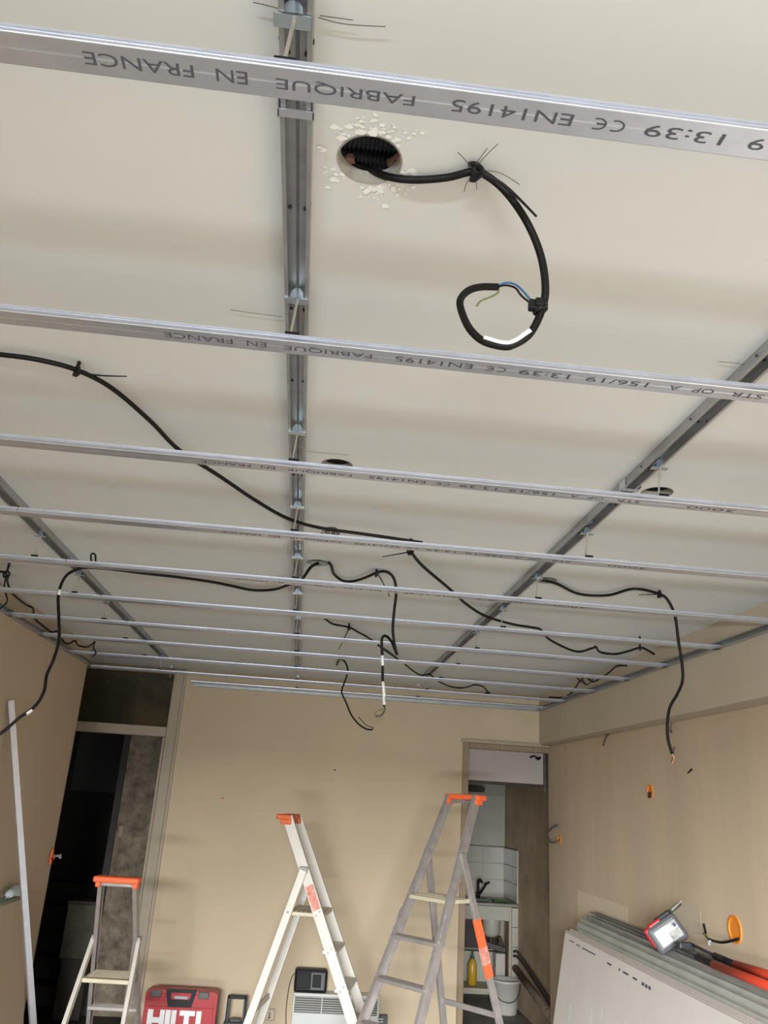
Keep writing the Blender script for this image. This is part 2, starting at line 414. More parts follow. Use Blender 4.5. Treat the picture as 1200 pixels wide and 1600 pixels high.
# primary channels fixed up under the ceiling, open side down
def prim_prof(w, h, t=.0012, lip=.007):
    return [(-w/2, 0), (-w/2+lip, 0), (-w/2+lip, .004), (-w/2+lip-t, .004), (-w/2+lip-t, t), (-w/2+t, t), (-w/2+t, h-t), (-.003, h-t), (0, h-t-.002), (.003, h-t), (w/2-t, h-t), (w/2-t, t),
            (w/2-lip+t, t), (w/2-lip+t, .004), (w/2-lip, .004), (w/2-lip, 0), (w/2, 0), (w/2, h-.0005), (-w/2, h-.0005)]
for k, x in PX.items():
    p = thing('primary_channel', {'left': 'dull grey steel channel fixed under the ceiling, along its left side', 'middle': 'dull grey steel channel fixed lengthwise under the middle of the ceiling',
              'right': 'dull grey steel channel fixed under the ceiling, along its right side'}[k], 'channel', (x, 3, H0), 0, 'primary channels under the ceiling')
    ys = [-.6, .925, 3.9, 6.45] if k == 'middle' else [-.6, 2.2 if k == 'right' else 1.9, 5.1, 6.45]
    for j in range(3):
        w = .047 if j % 2 else .044
        MB().prism(prim_prof(w, .0268), (x, ys[j], H0+(0 if j % 2 else .0006)), (x, ys[j+1]+(.0 if j % 2 else 0), H0+(0 if j % 2 else .0006)), (1, 0, 0), (0, 0, 1)).build('channel', 'steel_dull', p)
    # screw holes punched through the sides
    s = MB(); yy = .5
    while yy < 6.3:
        for sd in (-1, 1):
            s.cyl((x+sd*.0195, yy, H0+.013), (x+sd*.0238, yy, H0+.013), .0035, 8)
            s.cyl((x+sd*.013, yy+.03, H0+.0250), (x+sd*.013, yy+.03, H0+.0225), .0035, 8)
        yy += .31
    o = s.build('punched_holes', 'steel_dark', p); o['kind'] = 'stuff'
    # joint straps where two lengths meet
    for yj in ys[1:3]:
        s = MB(); s.box((x-.026, yj-.012, H0-.003), (x+.026, yj+.002, H0-.0005)); s.box((x-.027, yj-.035, H0-.003), (x-.0245, yj+.006, H0+.022)); s.box((x+.0245, yj-.035, H0-.003), (x+.027, yj+.006, H0+.022))
        s.build('joint_strap', 'steel_bright', p)

# rod hangers: clip in the primary, threaded rod, saddle in the rail
first = {}
for k, x in PX.items():
    for i, y in enumerate(RY):
        if k == 'left' and i < 3: continue
        if k == 'right' and i < 1: continue
        hy = y+.030; hx = x+{'left': -.015, 'middle': .0, 'right': .017}[k]
        if k == 'middle' and i == 0: hx -= .004
        lab = 'zinc rod hanger joining the %s channel to the %s rail from the front' % (k, ORD[i])
        h = thing('rod_hanger', lab, 'hanger', (hx, hy, ZT+.012), 0, 'rod hangers between channels and rails')
        if first:
            for ch in first['parts']:
                c = ch.copy(); COL.objects.link(c); c.parent = h
                for g in ch.children: d = g.copy(); COL.objects.link(d); d.parent = c
            continue
        c = MB()
        z1 = H0-ZT-.012
        c.box((-.024, -.010, z1-.0024), (.024, .010, z1-.0006))
        cl = [(-.017, -.0008), (.017, -.0008), (.015, .012), (.008, .020), (0, .022), (-.008, .020), (-.015, .012)]
        c.prism(cl, (0, .0075, z1), (0, .009, z1), (1, 0, 0), (0, 0, 1))
        c.prism([(u*.8, v*.9) for u, v in cl], (0, -.012, z1), (0, -.0105, z1+.004), (1, 0, 0), (0, 0, 1))
        clip = c.build('clip', 'steel_blue', h, local=True)
        rod = MB().tube([(-.006, .004, .004), (.002, -.002, z1-.001)], .0028, 8).build('threaded_rod', 'steel_thread', h, local=True)
        s = MB(); s.box((-.014, -.019, .0), (.014, .019, .004)); s.box((-.014, -.022, .006), (.014, -.018, .0155), .001); s.box((-.014, .012, .006), (.014, .0155, .0155), .001); s.box((-.008, -.019, .0025), (.008, .0135, .0075))
        sad = s.build('saddle', 'plastic_black', h, local=True)
        nut = MB().cyl((-.006, .004, .006), (-.006, .004, .012), .0055, 6).build('nut', 'steel_dark', rod, local=True)
        first['parts'] = [clip, rod, sad]

# centre lines of the cables, in room metres
WIRES = {
    'near_loop': [(-0.011,1.076,2.845), (0.022,1.074,2.835), (0.059,1.052,2.805), (0.100,1.042,2.797), (0.149,1.026,2.795), (0.187,1.007,2.795), (0.215,1.014,2.793), (0.248,1.022,2.770), (0.281,1.029,2.725), (0.304,1.037,2.673), (0.313,1.044,2.620), (0.309,1.052,2.583), (0.292,1.059,2.543), (0.269,1.067,2.526), (0.253,1.074,2.525), (0.224,1.082,2.536), (0.204,1.089,2.559), (0.192,1.097,2.592), (0.189,1.104,2.621), (0.202,1.112,2.646), (0.224,1.119,2.662), (0.256,1.127,2.672)],
    'near_blue': [(0.254,1.127,2.672), (0.269,1.127,2.682), (0.286,1.127,2.681), (0.292,1.097,2.647), (0.297,1.067,2.609)],
    'near_black': [(0.254,1.127,2.671), (0.269,1.127,2.677), (0.286,1.127,2.674), (0.289,1.097,2.638), (0.299,1.067,2.602)],
    'near_green': [(0.254,1.127,2.672), (0.257,1.127,2.662), (0.246,1.127,2.652), (0.228,1.127,2.641), (0.221,1.127,2.630)],
    'near_clump': [(0.301,1.052,2.597), (0.306,1.052,2.585)],
    'near_hair0': [(0.183,0.996,2.790), (0.166,0.977,2.790), (0.154,0.966,2.790)],
    'near_hair1': [(0.186,0.988,2.790), (0.191,0.969,2.790), (0.197,0.951,2.790)],
    'near_hair2': [(0.189,0.987,2.790), (0.200,0.961,2.790), (0.211,0.940,2.790)],
    'near_hair3': [(0.200,0.996,2.790), (0.221,0.996,2.790), (0.238,1.002,2.790), (0.264,1.017,2.790)],
    'near_hair4': [(0.184,1.011,2.790), (0.180,1.031,2.790), (0.180,1.048,2.790)],
    'near_hair5': [(0.193,1.010,2.790), (0.196,1.028,2.790), (0.199,1.039,2.790)],
    'near_tail': [(0.194,0.989,2.780), (0.230,0.993,2.765), (0.262,1.010,2.755), (0.296,1.033,2.745)],
    'left_long': [(-0.888,1.768,2.792), (-0.797,1.762,2.789), (-0.708,1.763,2.786), (-0.624,1.790,2.783), (-0.556,1.865,2.781), (-0.489,2.032,2.778), (-0.436,2.207,2.775), (-0.339,2.371,2.772), (-0.230,2.567,2.769), (-0.124,2.716,2.766), (-0.009,2.783,2.764), (0.108,2.794,2.761), (0.227,2.804,2.758), (0.372,2.824,2.755)],
    'left_long_tie': [(-0.627,1.783,2.790), (-0.609,1.761,2.755)],
    'left_long_tail': [(-0.605,1.760,2.760), (-0.550,1.751,2.755), (-0.489,1.733,2.750)],
    'left_drop': [(-0.005,3.384,2.800), (-0.034,3.366,2.775), (-0.059,3.457,2.757), (-0.081,3.555,2.757), (-0.135,3.676,2.765), (-0.208,3.869,2.785), (-0.313,3.919,2.785), (-0.419,3.864,2.785), (-0.506,3.819,2.785), (-0.653,3.783,2.785), (-0.808,3.763,2.785), (-0.941,3.737,2.785), (-1.043,3.736,2.785), (-1.092,3.708,2.770), (-1.139,3.696,2.732), (-1.154,3.683,2.676), (-1.150,3.671,2.614), (-1.127,3.658,2.526), (-1.104,3.646,2.425), (-1.106,3.633,2.339), (-1.118,3.621,2.268), (-1.112,3.608,2.199), (-1.132,3.596,2.135), (-1.183,3.583,2.081), (-1.231,3.571,2.022), (-1.302,3.558,1.961)],
    'centre_run': [(0.343,2.945,2.756), (0.417,3.129,2.755), (0.577,3.437,2.754), (0.721,3.725,2.753), (0.860,3.932,2.752), (1.023,4.056,2.751), (1.135,4.091,2.750), (1.197,4.130,2.749), (1.322,4.372,2.748), (1.558,4.643,2.748), (1.607,4.504,2.747), (1.612,4.454,2.746), (1.687,4.589,2.745), (1.780,4.608,2.744), (1.813,4.497,2.743), (1.831,4.354,2.742), (1.896,4.404,2.741), (1.973,4.495,2.740)],
    'centre_run_tail': [(0.362,3.062,2.790), (0.307,3.099,2.785), (0.254,3.135,2.780)],
    'right_drop': [(0.964,3.310,2.790), (1.044,3.350,2.790), (1.192,3.490,2.790), (1.320,3.470,2.790), (1.383,3.327,2.790), (1.520,3.375,2.790), (1.564,3.380,2.760), (1.592,3.385,2.691), (1.602,3.390,2.592), (1.615,3.395,2.481), (1.613,3.400,2.413), (1.588,3.405,2.357), (1.555,3.410,2.301), (1.542,3.415,2.233), (1.543,3.420,2.168), (1.559,3.425,2.109)],
    'right_drop_wire': [(1.556,3.425,2.114), (1.566,3.425,2.093), (1.556,3.425,2.069)],
    'right_drop_wire2': [(1.554,3.425,2.119), (1.572,3.425,2.136), (1.564,3.425,2.104), (1.554,3.425,2.077)],
    'right_drop_tail': [(1.512,3.357,2.785), (1.470,3.363,2.780), (1.426,3.378,2.780)],
    'middle_drop': [(0.041,3.324,2.790), (0.054,3.381,2.790), (0.070,3.506,2.790), (0.113,3.606,2.790), (0.163,3.601,2.790), (0.215,3.514,2.790), (0.253,3.424,2.790), (0.296,3.434,2.802), (0.333,3.444,2.779), (0.349,3.454,2.719), (0.346,3.464,2.634), (0.346,3.474,2.551), (0.360,3.484,2.483), (0.371,3.494,2.452), (0.347,3.504,2.505), (0.321,3.514,2.531), (0.305,3.524,2.520), (0.310,3.534,2.460), (0.317,3.544,2.406), (0.321,3.554,2.352), (0.332,3.564,2.285), (0.336,3.574,2.237)],
    'middle_drop_wire': [(0.336,3.574,2.239), (0.337,3.574,2.223), (0.309,3.574,2.213), (0.296,3.574,2.199)],
    'middle_drop_wire2': [(0.336,3.574,2.239), (0.340,3.574,2.218), (0.325,3.574,2.195), (0.300,3.574,2.191)],
    'middle_drop_tail': [(0.250,3.385,2.785), (0.281,3.461,2.770), (0.313,3.575,2.760), (0.342,3.675,2.750)],
    'middle_drop_tail2': [(0.283,3.474,2.484), (0.332,3.474,2.457), (0.373,3.474,2.430)],
    'far_run': [(0.057,4.473,2.790), (0.109,4.597,2.787), (0.204,4.635,2.783), (0.268,4.748,2.780), (0.350,4.903,2.776), (0.469,5.222,2.773), (0.652,5.679,2.769), (0.760,5.973,2.766), (0.847,6.140,2.763), (0.902,6.051,2.759), (1.006,6.329,2.756), (1.157,6.571,2.752), (1.247,6.573,2.749), (1.275,6.447,2.745), (1.294,6.289,2.742), (1.370,6.335,2.738), (1.463,6.586,2.735)],
    'far_run_tail': [(0.211,4.712,2.795), (0.197,4.995,2.785), (0.179,5.368,2.775)],
    'far_drop': [(0.200,6.132,2.790), (0.208,5.914,2.795), (0.234,5.870,2.790), (0.266,5.881,2.752), (0.275,5.892,2.699), (0.254,5.903,2.617), (0.245,5.914,2.563), (0.283,5.925,2.494), (0.327,5.936,2.413), (0.383,5.947,2.355), (0.441,5.958,2.324), (0.484,5.970,2.323)],
    'far_drop_wire': [(0.484,5.970,2.319), (0.492,5.970,2.337), (0.440,5.970,2.352), (0.381,5.970,2.406)],
    'left_corner': [(-1.618,3.864,2.760), (-1.493,3.843,2.756), (-1.470,3.867,2.752), (-1.525,4.055,2.748), (-1.569,4.270,2.744), (-1.573,4.493,2.739), (-1.558,4.581,2.735), (-1.628,4.830,2.731), (-1.642,5.075,2.727), (-1.642,5.234,2.723), (-1.578,5.178,2.719), (-1.642,5.524,2.715), (-1.624,5.584,2.711), (-1.535,5.403,2.706), (-1.552,5.554,2.702), (-1.504,5.583,2.698), (-1.433,5.430,2.694), (-1.379,5.289,2.690)],
    'left_corner_tail': [(-1.379,5.289,2.690), (-1.418,5.434,2.675), (-1.444,5.619,2.670), (-1.492,5.740,2.660)],
    'right_corner': [(1.952,6.506,2.720), (2.039,6.496,2.720), (2.049,6.311,2.720), (2.011,6.083,2.720), (1.906,5.621,2.720), (1.868,5.377,2.720), (1.977,5.546,2.720), (1.974,5.383,2.720), (1.942,5.154,2.720), (1.894,4.870,2.720), (1.940,4.821,2.720)],
    'right_corner_tail': [(1.962,5.875,2.715), (1.879,5.501,2.720), (1.986,5.677,2.715), (1.906,5.294,2.720)],
    'right_corner_tail2': [(1.838,5.458,2.720), (1.985,5.717,2.720)],
    'hook': [(-0.917,3.255,2.683), (-0.912,3.207,2.702), (-0.900,3.190,2.7065), (-0.893,3.200,2.702), (-0.900,3.250,2.683)],
    'thread0': [(-0.149,0.770,2.800), (-0.129,0.772,2.800), (-0.111,0.775,2.800)],
    'thread1': [(-0.065,0.779,2.800), (-0.038,0.783,2.800), (-0.008,0.782,2.800), (0.023,0.779,2.800)],
    'thread2': [(-0.063,0.776,2.800), (-0.030,0.776,2.800), (-0.020,0.776,2.800)],
    'thread3': [(-0.234,1.483,2.800), (-0.187,1.486,2.800), (-0.126,1.488,2.800)],
    'thread4': [(0.830,1.480,2.800), (0.863,1.478,2.800), (0.899,1.482,2.800)],
    'thread5': [(-0.074,2.187,2.800), (-0.008,2.186,2.800), (0.058,2.184,2.800)],
}

# ------------------------------------------------------------------ cables
def cable(key, label, r, k=6, group='black cables of the ceiling wiring', skip=None):
    t = thing('electric_cable', label, 'cable', WIRES[key][0], 0, group)
    MB().tube(spline(WIRES[key], k), r, 10).build('sheath', 'rubber_black', t, True)
    return t
def strand(parent, key, m, r, name='wire', r1=None, label=None):
    return MB().tube(spline(WIRES[key], 5), r, 6, r1).build(name, m, parent, True, label=label)
def tie(parent, pos, tan, r, fixed=True):
    """loop of a plastic cable tie with its square head, plus the peg that goes up into the ceiling"""
    p, t = Vector(pos), Vector(tan).normalized()
    x = t.cross(Vector((0, 0, 1))); x = x.normalized() if x.length > .1 else Vector((1, 0, 0)); y = x.cross(t)
    mb = MB()
    ring = [p+(x*math.cos(a)+y*math.sin(a))*(r*1.25) for a in [2*PI*i/14 for i in range(15)]]
    mb.tube(ring, r*.42, 6, cap=False)
    mb.beam(p-y*r*1.2-x*r, p-y*r*1.2+x*r*1.2, r*1.2, r*1.1, t)
    if fixed: mb.tube([p+Vector((0, 0, r)), Vector((p.x+.002, p.y, ZC-.001))], r*.55, 6)
    return mb.build('cable_tie', 'plastic_black', parent)

c = cable('near_loop', 'thick black cable curling out of the large near ceiling hole, its end stripped', .0062, 8)
tp = WIRES['near_loop'][5]; tie(c, tp, (1, 0, 0), .008)
MB().tube(spline([(tp[0]-.008, tp[1]-.006, ZC-.004), (tp[0]+.002, tp[1]-.014, ZC-.010), (tp[0]+.014, tp[1]-.004, ZC-.014), (tp[0]+.004, tp[1]+.008, ZC-.02)]), .0042, 6).build('cable_tie', 'plastic_black', c)
for i in range(6): strand(c, 'near_hair%d' % i, 'hair_brown', .0006, 'stray_thread')
strand(c, 'near_tail', 'plastic_black', .0032, 'tie_tail', .0018)
strand(c, 'near_blue', 'wire_blue', .0019, label='blue insulated conductor'); strand(c, 'near_black', 'rubber_black', .0019, label='black insulated conductor')
strand(c, 'near_green', 'wire_green', .0017, label='green and yellow insulated conductor')
q = WIRES['near_loop']
MB().tube(spline([Vector(q[i])+Vector((0, -.0045, .0035)) for i in (12, 13, 14, 15)], 6), .0045, 8, .0038).build('paint_splash', 'white_paint', c, True)
q = [Vector(p) for p in WIRES['near_clump']]
mb = MB()
for s in range(3):
    mb.tube([q[0]+Vector((.006+.009*math.cos(a), .009*math.sin(a), -.002-.006*s+.004*math.cos(a))) for a in [2*PI*i/12 for i in range(13)]], .0034, 6, cap=False)
mb.box(q[0]+Vector((-.013, -.008, -.016)), q[0]+Vector((.002, .005, .001)), .002); mb.box(q[0]+Vector((-.004, -.012, -.012)), q[0]+Vector((.008, -.004, .002)), .002)
mb.build('cable_tie', 'plastic_black', c)

c = cable('left_long', 'long black cable running diagonally from the left edge above the rails to the middle channel', .0062, 8)
p = WIRES['left_long'][3]; tie(c, p, (.6, .5, 0), .0085)
strand(c, 'left_long_tail', 'plastic_black', .0026, 'tie_tail', .0016)
c = cable('left_drop', 'black cable hanging in a long curve down the left wall past four rails', .0068, 7)
mb = MB().tube([(-1.152, 3.676, 2.655), (-1.151, 3.672, 2.63)], .0071, 8); mb.build('paint_splash', 'white_paint', c, True)
MB().tube([(-1.140, 3.592, 2.118), (-1.158, 3.587, 2.100)], .0071, 8).build('paint_splash', 'white_paint', c, True)
c = cable('centre_run', 'black cable crossing under the right channel towards the right, ending in a droop', .0066, 6)
tie(c, WIRES['centre_run'][0], (.4, .9, 0), .009); strand(c, 'centre_run_tail', 'plastic_black', .003, 'tie_tail', .0018)
p = Vector(WIRES['centre_run'][15]); tie(c, p, (1, -.3, 0), .009)
c = cable('right_drop', 'long black cable hanging down before the right wall, from a hole beside the right channel', .0064, 7)
tie(c, WIRES['right_drop'][5], (1, .1, 0), .010); strand(c, 'right_drop_tail', 'plastic_black', .003, 'tie_tail', .0018)
strand(c, 'right_drop_wire', 'wire_copper', .0035); strand(c, 'right_drop_wire2', 'hair_brown', .003)
c = cable('middle_drop', 'black cable bent back on itself and hanging down at the middle, white stripped end', .0062, 7)
tie(c, WIRES['middle_drop'][6], (1, -.1, 0), .010); strand(c, 'middle_drop_tail', 'plastic_black', .003, 'tie_tail', .002)
strand(c, 'middle_drop_tail2', 'plastic_black', .004, 'tie_tail', .003)
q = [Vector(p) for p in WIRES['middle_drop']]
MB().tube([q[17]+(q[18]-q[17])*.2, q[18]], .0068, 8).build('paint_splash', 'white_paint', c, True)
MB().tube([q[19]+(q[20]-q[19])*.2, q[20], q[20]+(q[21]-q[20])*.9], .0068, 8).build('paint_splash', 'white_paint', c, True)
strand(c, 'middle_drop_wire', 'wire_green', .004); strand(c, 'middle_drop_wire2', 'hair_brown', .004)
c = cable('far_run', 'thin black cable wandering along the ceiling from the middle towards the right channel', .0058, 6)
tie(c, WIRES['far_run'][2], (1, .3, 0), .010); strand(c, 'far_run_tail', 'plastic_black', .004, 'tie_tail', .0025)
p = Vector(WIRES['far_run'][-1]); MB().box(p+Vector((-.018, -.015, -.03)), p+Vector((.018, .015, .0)), .005).build('end_cap', 'plastic_black', c)
c = cable('far_drop', 'black cable hanging in a hook shape in front of the back wall', .0062, 7)
strand(c, 'far_drop_wire', 'hair_brown', .0035)
c = cable('left_corner', 'black cable strung in loops along the top of the left wall', .0058, 6)
tie(c, WIRES['left_corner'][2], (0, 1, 0), .011); strand(c, 'left_corner_tail', 'rubber_black', .006, 'cable_end', .004)
MB().tube(spline([WIRES['left_corner'][2], (-1.49, 3.93, 2.70), (-1.47, 3.95, 2.64), (-1.50, 3.96, 2.60)]), .004, 6).build('tie_tail', 'plastic_black', c)
c = cable('right_corner', 'black cable tied in short loops along the beam above the right wall', .0062, 6)
strand(c, 'right_corner_tail', 'plastic_black', .005, 'tie_tail', .003); strand(c, 'right_corner_tail2', 'plastic_black', .005, 'tie_tail', .003)
tag(MB().tube(spline(WIRES['hook'], 5), .004, 6).build('cable_tie', 'plastic_black', None, True), 'small black cable tie looped over the fifth rail near the left channel', 'cable tie')
lab = ['fine brown thread stuck to the ceiling left of the near end of the middle channel', 'long fine thread stuck to the ceiling right of the near end of the middle channel',
       'short fine thread beside the long one, right of the middle channel', 'fine thread on the ceiling left of the middle channel, before the second rail',
       'short fine thread on the ceiling next to the right channel', 'fine thread on the ceiling above the second hole by the middle channel']
for i in range(6):
    tag(MB().tube(spline(WIRES['thread%d' % i], 5), .0006, 5).build('loose_thread', 'hair_brown'), lab[i], 'thread', 'threads left on the ceiling')
# ribbed conduits crossing inside the near hole
for j, (y, z, lab) in enumerate([(1.040, ZC+.060, 'black ribbed conduit inside the near ceiling hole, front one'), (1.080, ZC+.055, 'black ribbed conduit inside the near ceiling hole, rear one')]):
    mb = MB(); pts = []
    prof = []
    for s in range(110): prof.append((-.085+s*.0018, .0190 if s % 4 < 2 else .0155))
    rings = [[mb.b.verts.new((.022+u, y+r*math.cos(2*PI*k/14)+(.1*u if j else -.05*u), z+r*math.sin(2*PI*k/14))) for k in range(14)] for u, r in prof]
    for A, B in zip(rings, rings[1:]):
        for k in range(14): mb.b.faces.new((A[k], A[(k+1) % 14], B[(k+1) % 14], B[k]))
    tag(mb.build('ribbed_conduit', 'conduit_black', None, True), lab, 'conduit', 'conduits in the near hole')
mb = MB()
for k in range(14):
    a = [rnd.uniform(-.05, .05) for _ in range(3)]
    mb.tube(spline([(.038+a[0]*.5, 2.905+a[1]*.3, ZC), (.038+a[0], 2.905+a[1]*.6, ZC-.02-abs(a[2])*.3), (.038+a[0]*1.1+a[2]*.6, 2.905+a[1], ZC-.014)]), .0014, 5)
tag(mb.build('frayed_wire_tuft', 'hair_brown'), 'frayed tuft of thin brown wire sticking out of the ceiling by the middle channel', 'wire tuft')

# ------------------------------------------------------------------ right wall fittings
def flush_box(y, z, r, name, label, half=False):
    t = thing(name, label, 'wall box', (XR, y, z), 0, 'orange wall boxes')
    mb = MB(); n = 20
    for k in range(n):
        pass
    ring = []
    A = [mb.b.verts.new((XR-.006, y+r*math.cos(2*PI*k/n), z+r*math.sin(2*PI*k/n))) for k in range(n)]
    B = [mb.b.verts.new((XR-.006, y+r*.86*math.cos(2*PI*k/n), z+r*.86*math.sin(2*PI*k/n))) for k in range(n)]
    Cc = [mb.b.verts.new((XR-.001, y+r*.8*math.cos(2*PI*k/n), z+r*.8*math.sin(2*PI*k/n))) for k in range(n)]
    D = [mb.b.verts.new((XR+.0, y+r*math.cos(2*PI*k/n), z+r*math.sin(2*PI*k/n))) for k in range(n)]
    for P, Q in ((D, A), (A, B), (B, Cc)):
        for k in range(n): mb.b.faces.new((P[k], P[(k+1) % n], Q[(k+1) % n], Q[k]))
    mb.b.faces.new(Cc)
    mb.build('box_rim', 'orange_box', t)
    return t
t = flush_box(4.10, 1.371, .062, 'wall_box', 'large orange wall box with a black wire curling out, above the grey boards')
MB().tube(spline([(2.122, 4.055, 1.338), (2.10, 4.10, 1.32), (2.085, 4.16, 1.305), (2.08, 4.25, 1.302), (2.085, 4.31, 1.31), (2.09, 4.327, 1.33), (2.09, 4.34, 1.362)]), .006, 7).build('wire', 'rubber_black', t, True)
MB().tube(spline([(2.082, 4.262, 1.30), (2.075, 4.29, 1.318), (2.08, 4.335, 1.318)]), .0045, 6).build('wire', 'wire_green', t, True, label='green insulated wire end')
MB().tube(spline([(2.08, 4.25, 1.30), (2.07, 4.262, 1.288), (2.07, 4.25, 1.28)]), .006, 6).build('wire', 'cloth_grey', t, True, label='grey insulated wire end')
t = flush_box(5.01, 1.997, .042, 'wall_box', 'small orange wall box high on the right wall')
MB().box((XR-.008, 4.985, 1.962), (XR-.002, 5.035, 1.995), .002).build('dark_opening', 'steel_dark', t)
t = flush_box(6.84, 1.636, .035, 'wall_box', 'small orange wall box beside the kitchen doorway with a grey wire')
MB().tube(spline([(2.125, 6.83, 1.633), (2.09, 6.90, 1.61), (2.085, 6.985, 1.63), (2.09, 7.02, 1.68), (2.10, 6.95, 1.72), (2.11, 6.83, 1.745)]), .007, 7).build('wire', 'plastic_grey', t, True)
t = thing('wire_stub', 'short dark forked wire hanging off the ledge of the right wall', 'wire', (2.12, 5.6, 2.3), 0, 'wire stubs on the right wall')
MB().tube(spline([(2.12, 5.553, 2.39), (2.085, 5.60, 2.36), (2.085, 5.67, 2.30)]), .006, 6).build('wire', 'hair_brown', t)
MB().tube(spline([(2.115, 5.67, 2.385), (2.09, 5.62, 2.385), (2.085, 5.60, 2.35)]), .004, 6).build('wire', 'hair_brown', t)
t = thing('wire_stub', 'thin pale wire loop hanging off the ledge behind the long right cable', 'wire', (2.12, 4.6, 2.3), 0, 'wire stubs on the right wall')
MB().tube(spline([(2.12, 4.617, 2.385), (2.10, 4.612, 2.35), (2.10, 4.60, 2.315), (2.10, 4.63, 2.33)]), .0035, 6).build('wire', 'plastic_grey', t)
tag(MB().tube([(2.135, 4.445, 2.115), (2.10, 4.43, 2.09)], .006, 6, .004).build('wall_peg', 'plastic_black'), 'tiny black peg sticking out of the right wall', 'peg')
for k, (y0, y1, z0, z1) in enumerate([(5.46, 6.42, 1.10, 1.31), (4.45, 4.72, 1.30, 1.42)]):
    mb = MB(); mb.box((XR-.0008, y0, z0), (XR+.002, y1, z1)); mb.build('wall_patch', 'patch_cream' if k == 0 else 'wall_cream', bpy.data.objects['wall_right'])
for (x, y, z) in ((-.613, YB-.006, 1.788), (.285, YB-.006, 2.065)):
    tag(MB().cyl((x, y-.004, z), (x, y+.008, z), .008, 10).build('wall_plug', 'case_red' if x < 0 else 'hair_brown'), 'tiny %s plug in the back wall' % ('red' if x < 0 else 'brown'), 'plug')
# orange box hanging at the free end of the left wall
t = thing('wall_box', 'red orange cable box clipped at the free end of the left wall', 'wall box', (XL+.01, 6.2, 1.34))
mb = MB(); mb.cyl((XL-.01, 6.235, 1.345), (XL+.022, 6.235, 1.345), .016, 12); mb.beam((XL+.012, 6.20, 1.30), (XL+.012, 6.20, 1.40), .012, .03); mb.beam((XL+.012, 6.17, 1.335), (XL+.012, 6.27, 1.345), .012, .012)
mb.build('box_rim', 'orange', t)
MB().tube(spline([(XL+.01, 6.25, 1.345), (XL+.03, 6.29, 1.35), (XL+.04, 6.32, 1.335), (XL+.03, 6.34, 1.355)]), .007, 6).build('wire', 'cloth_grey', t)

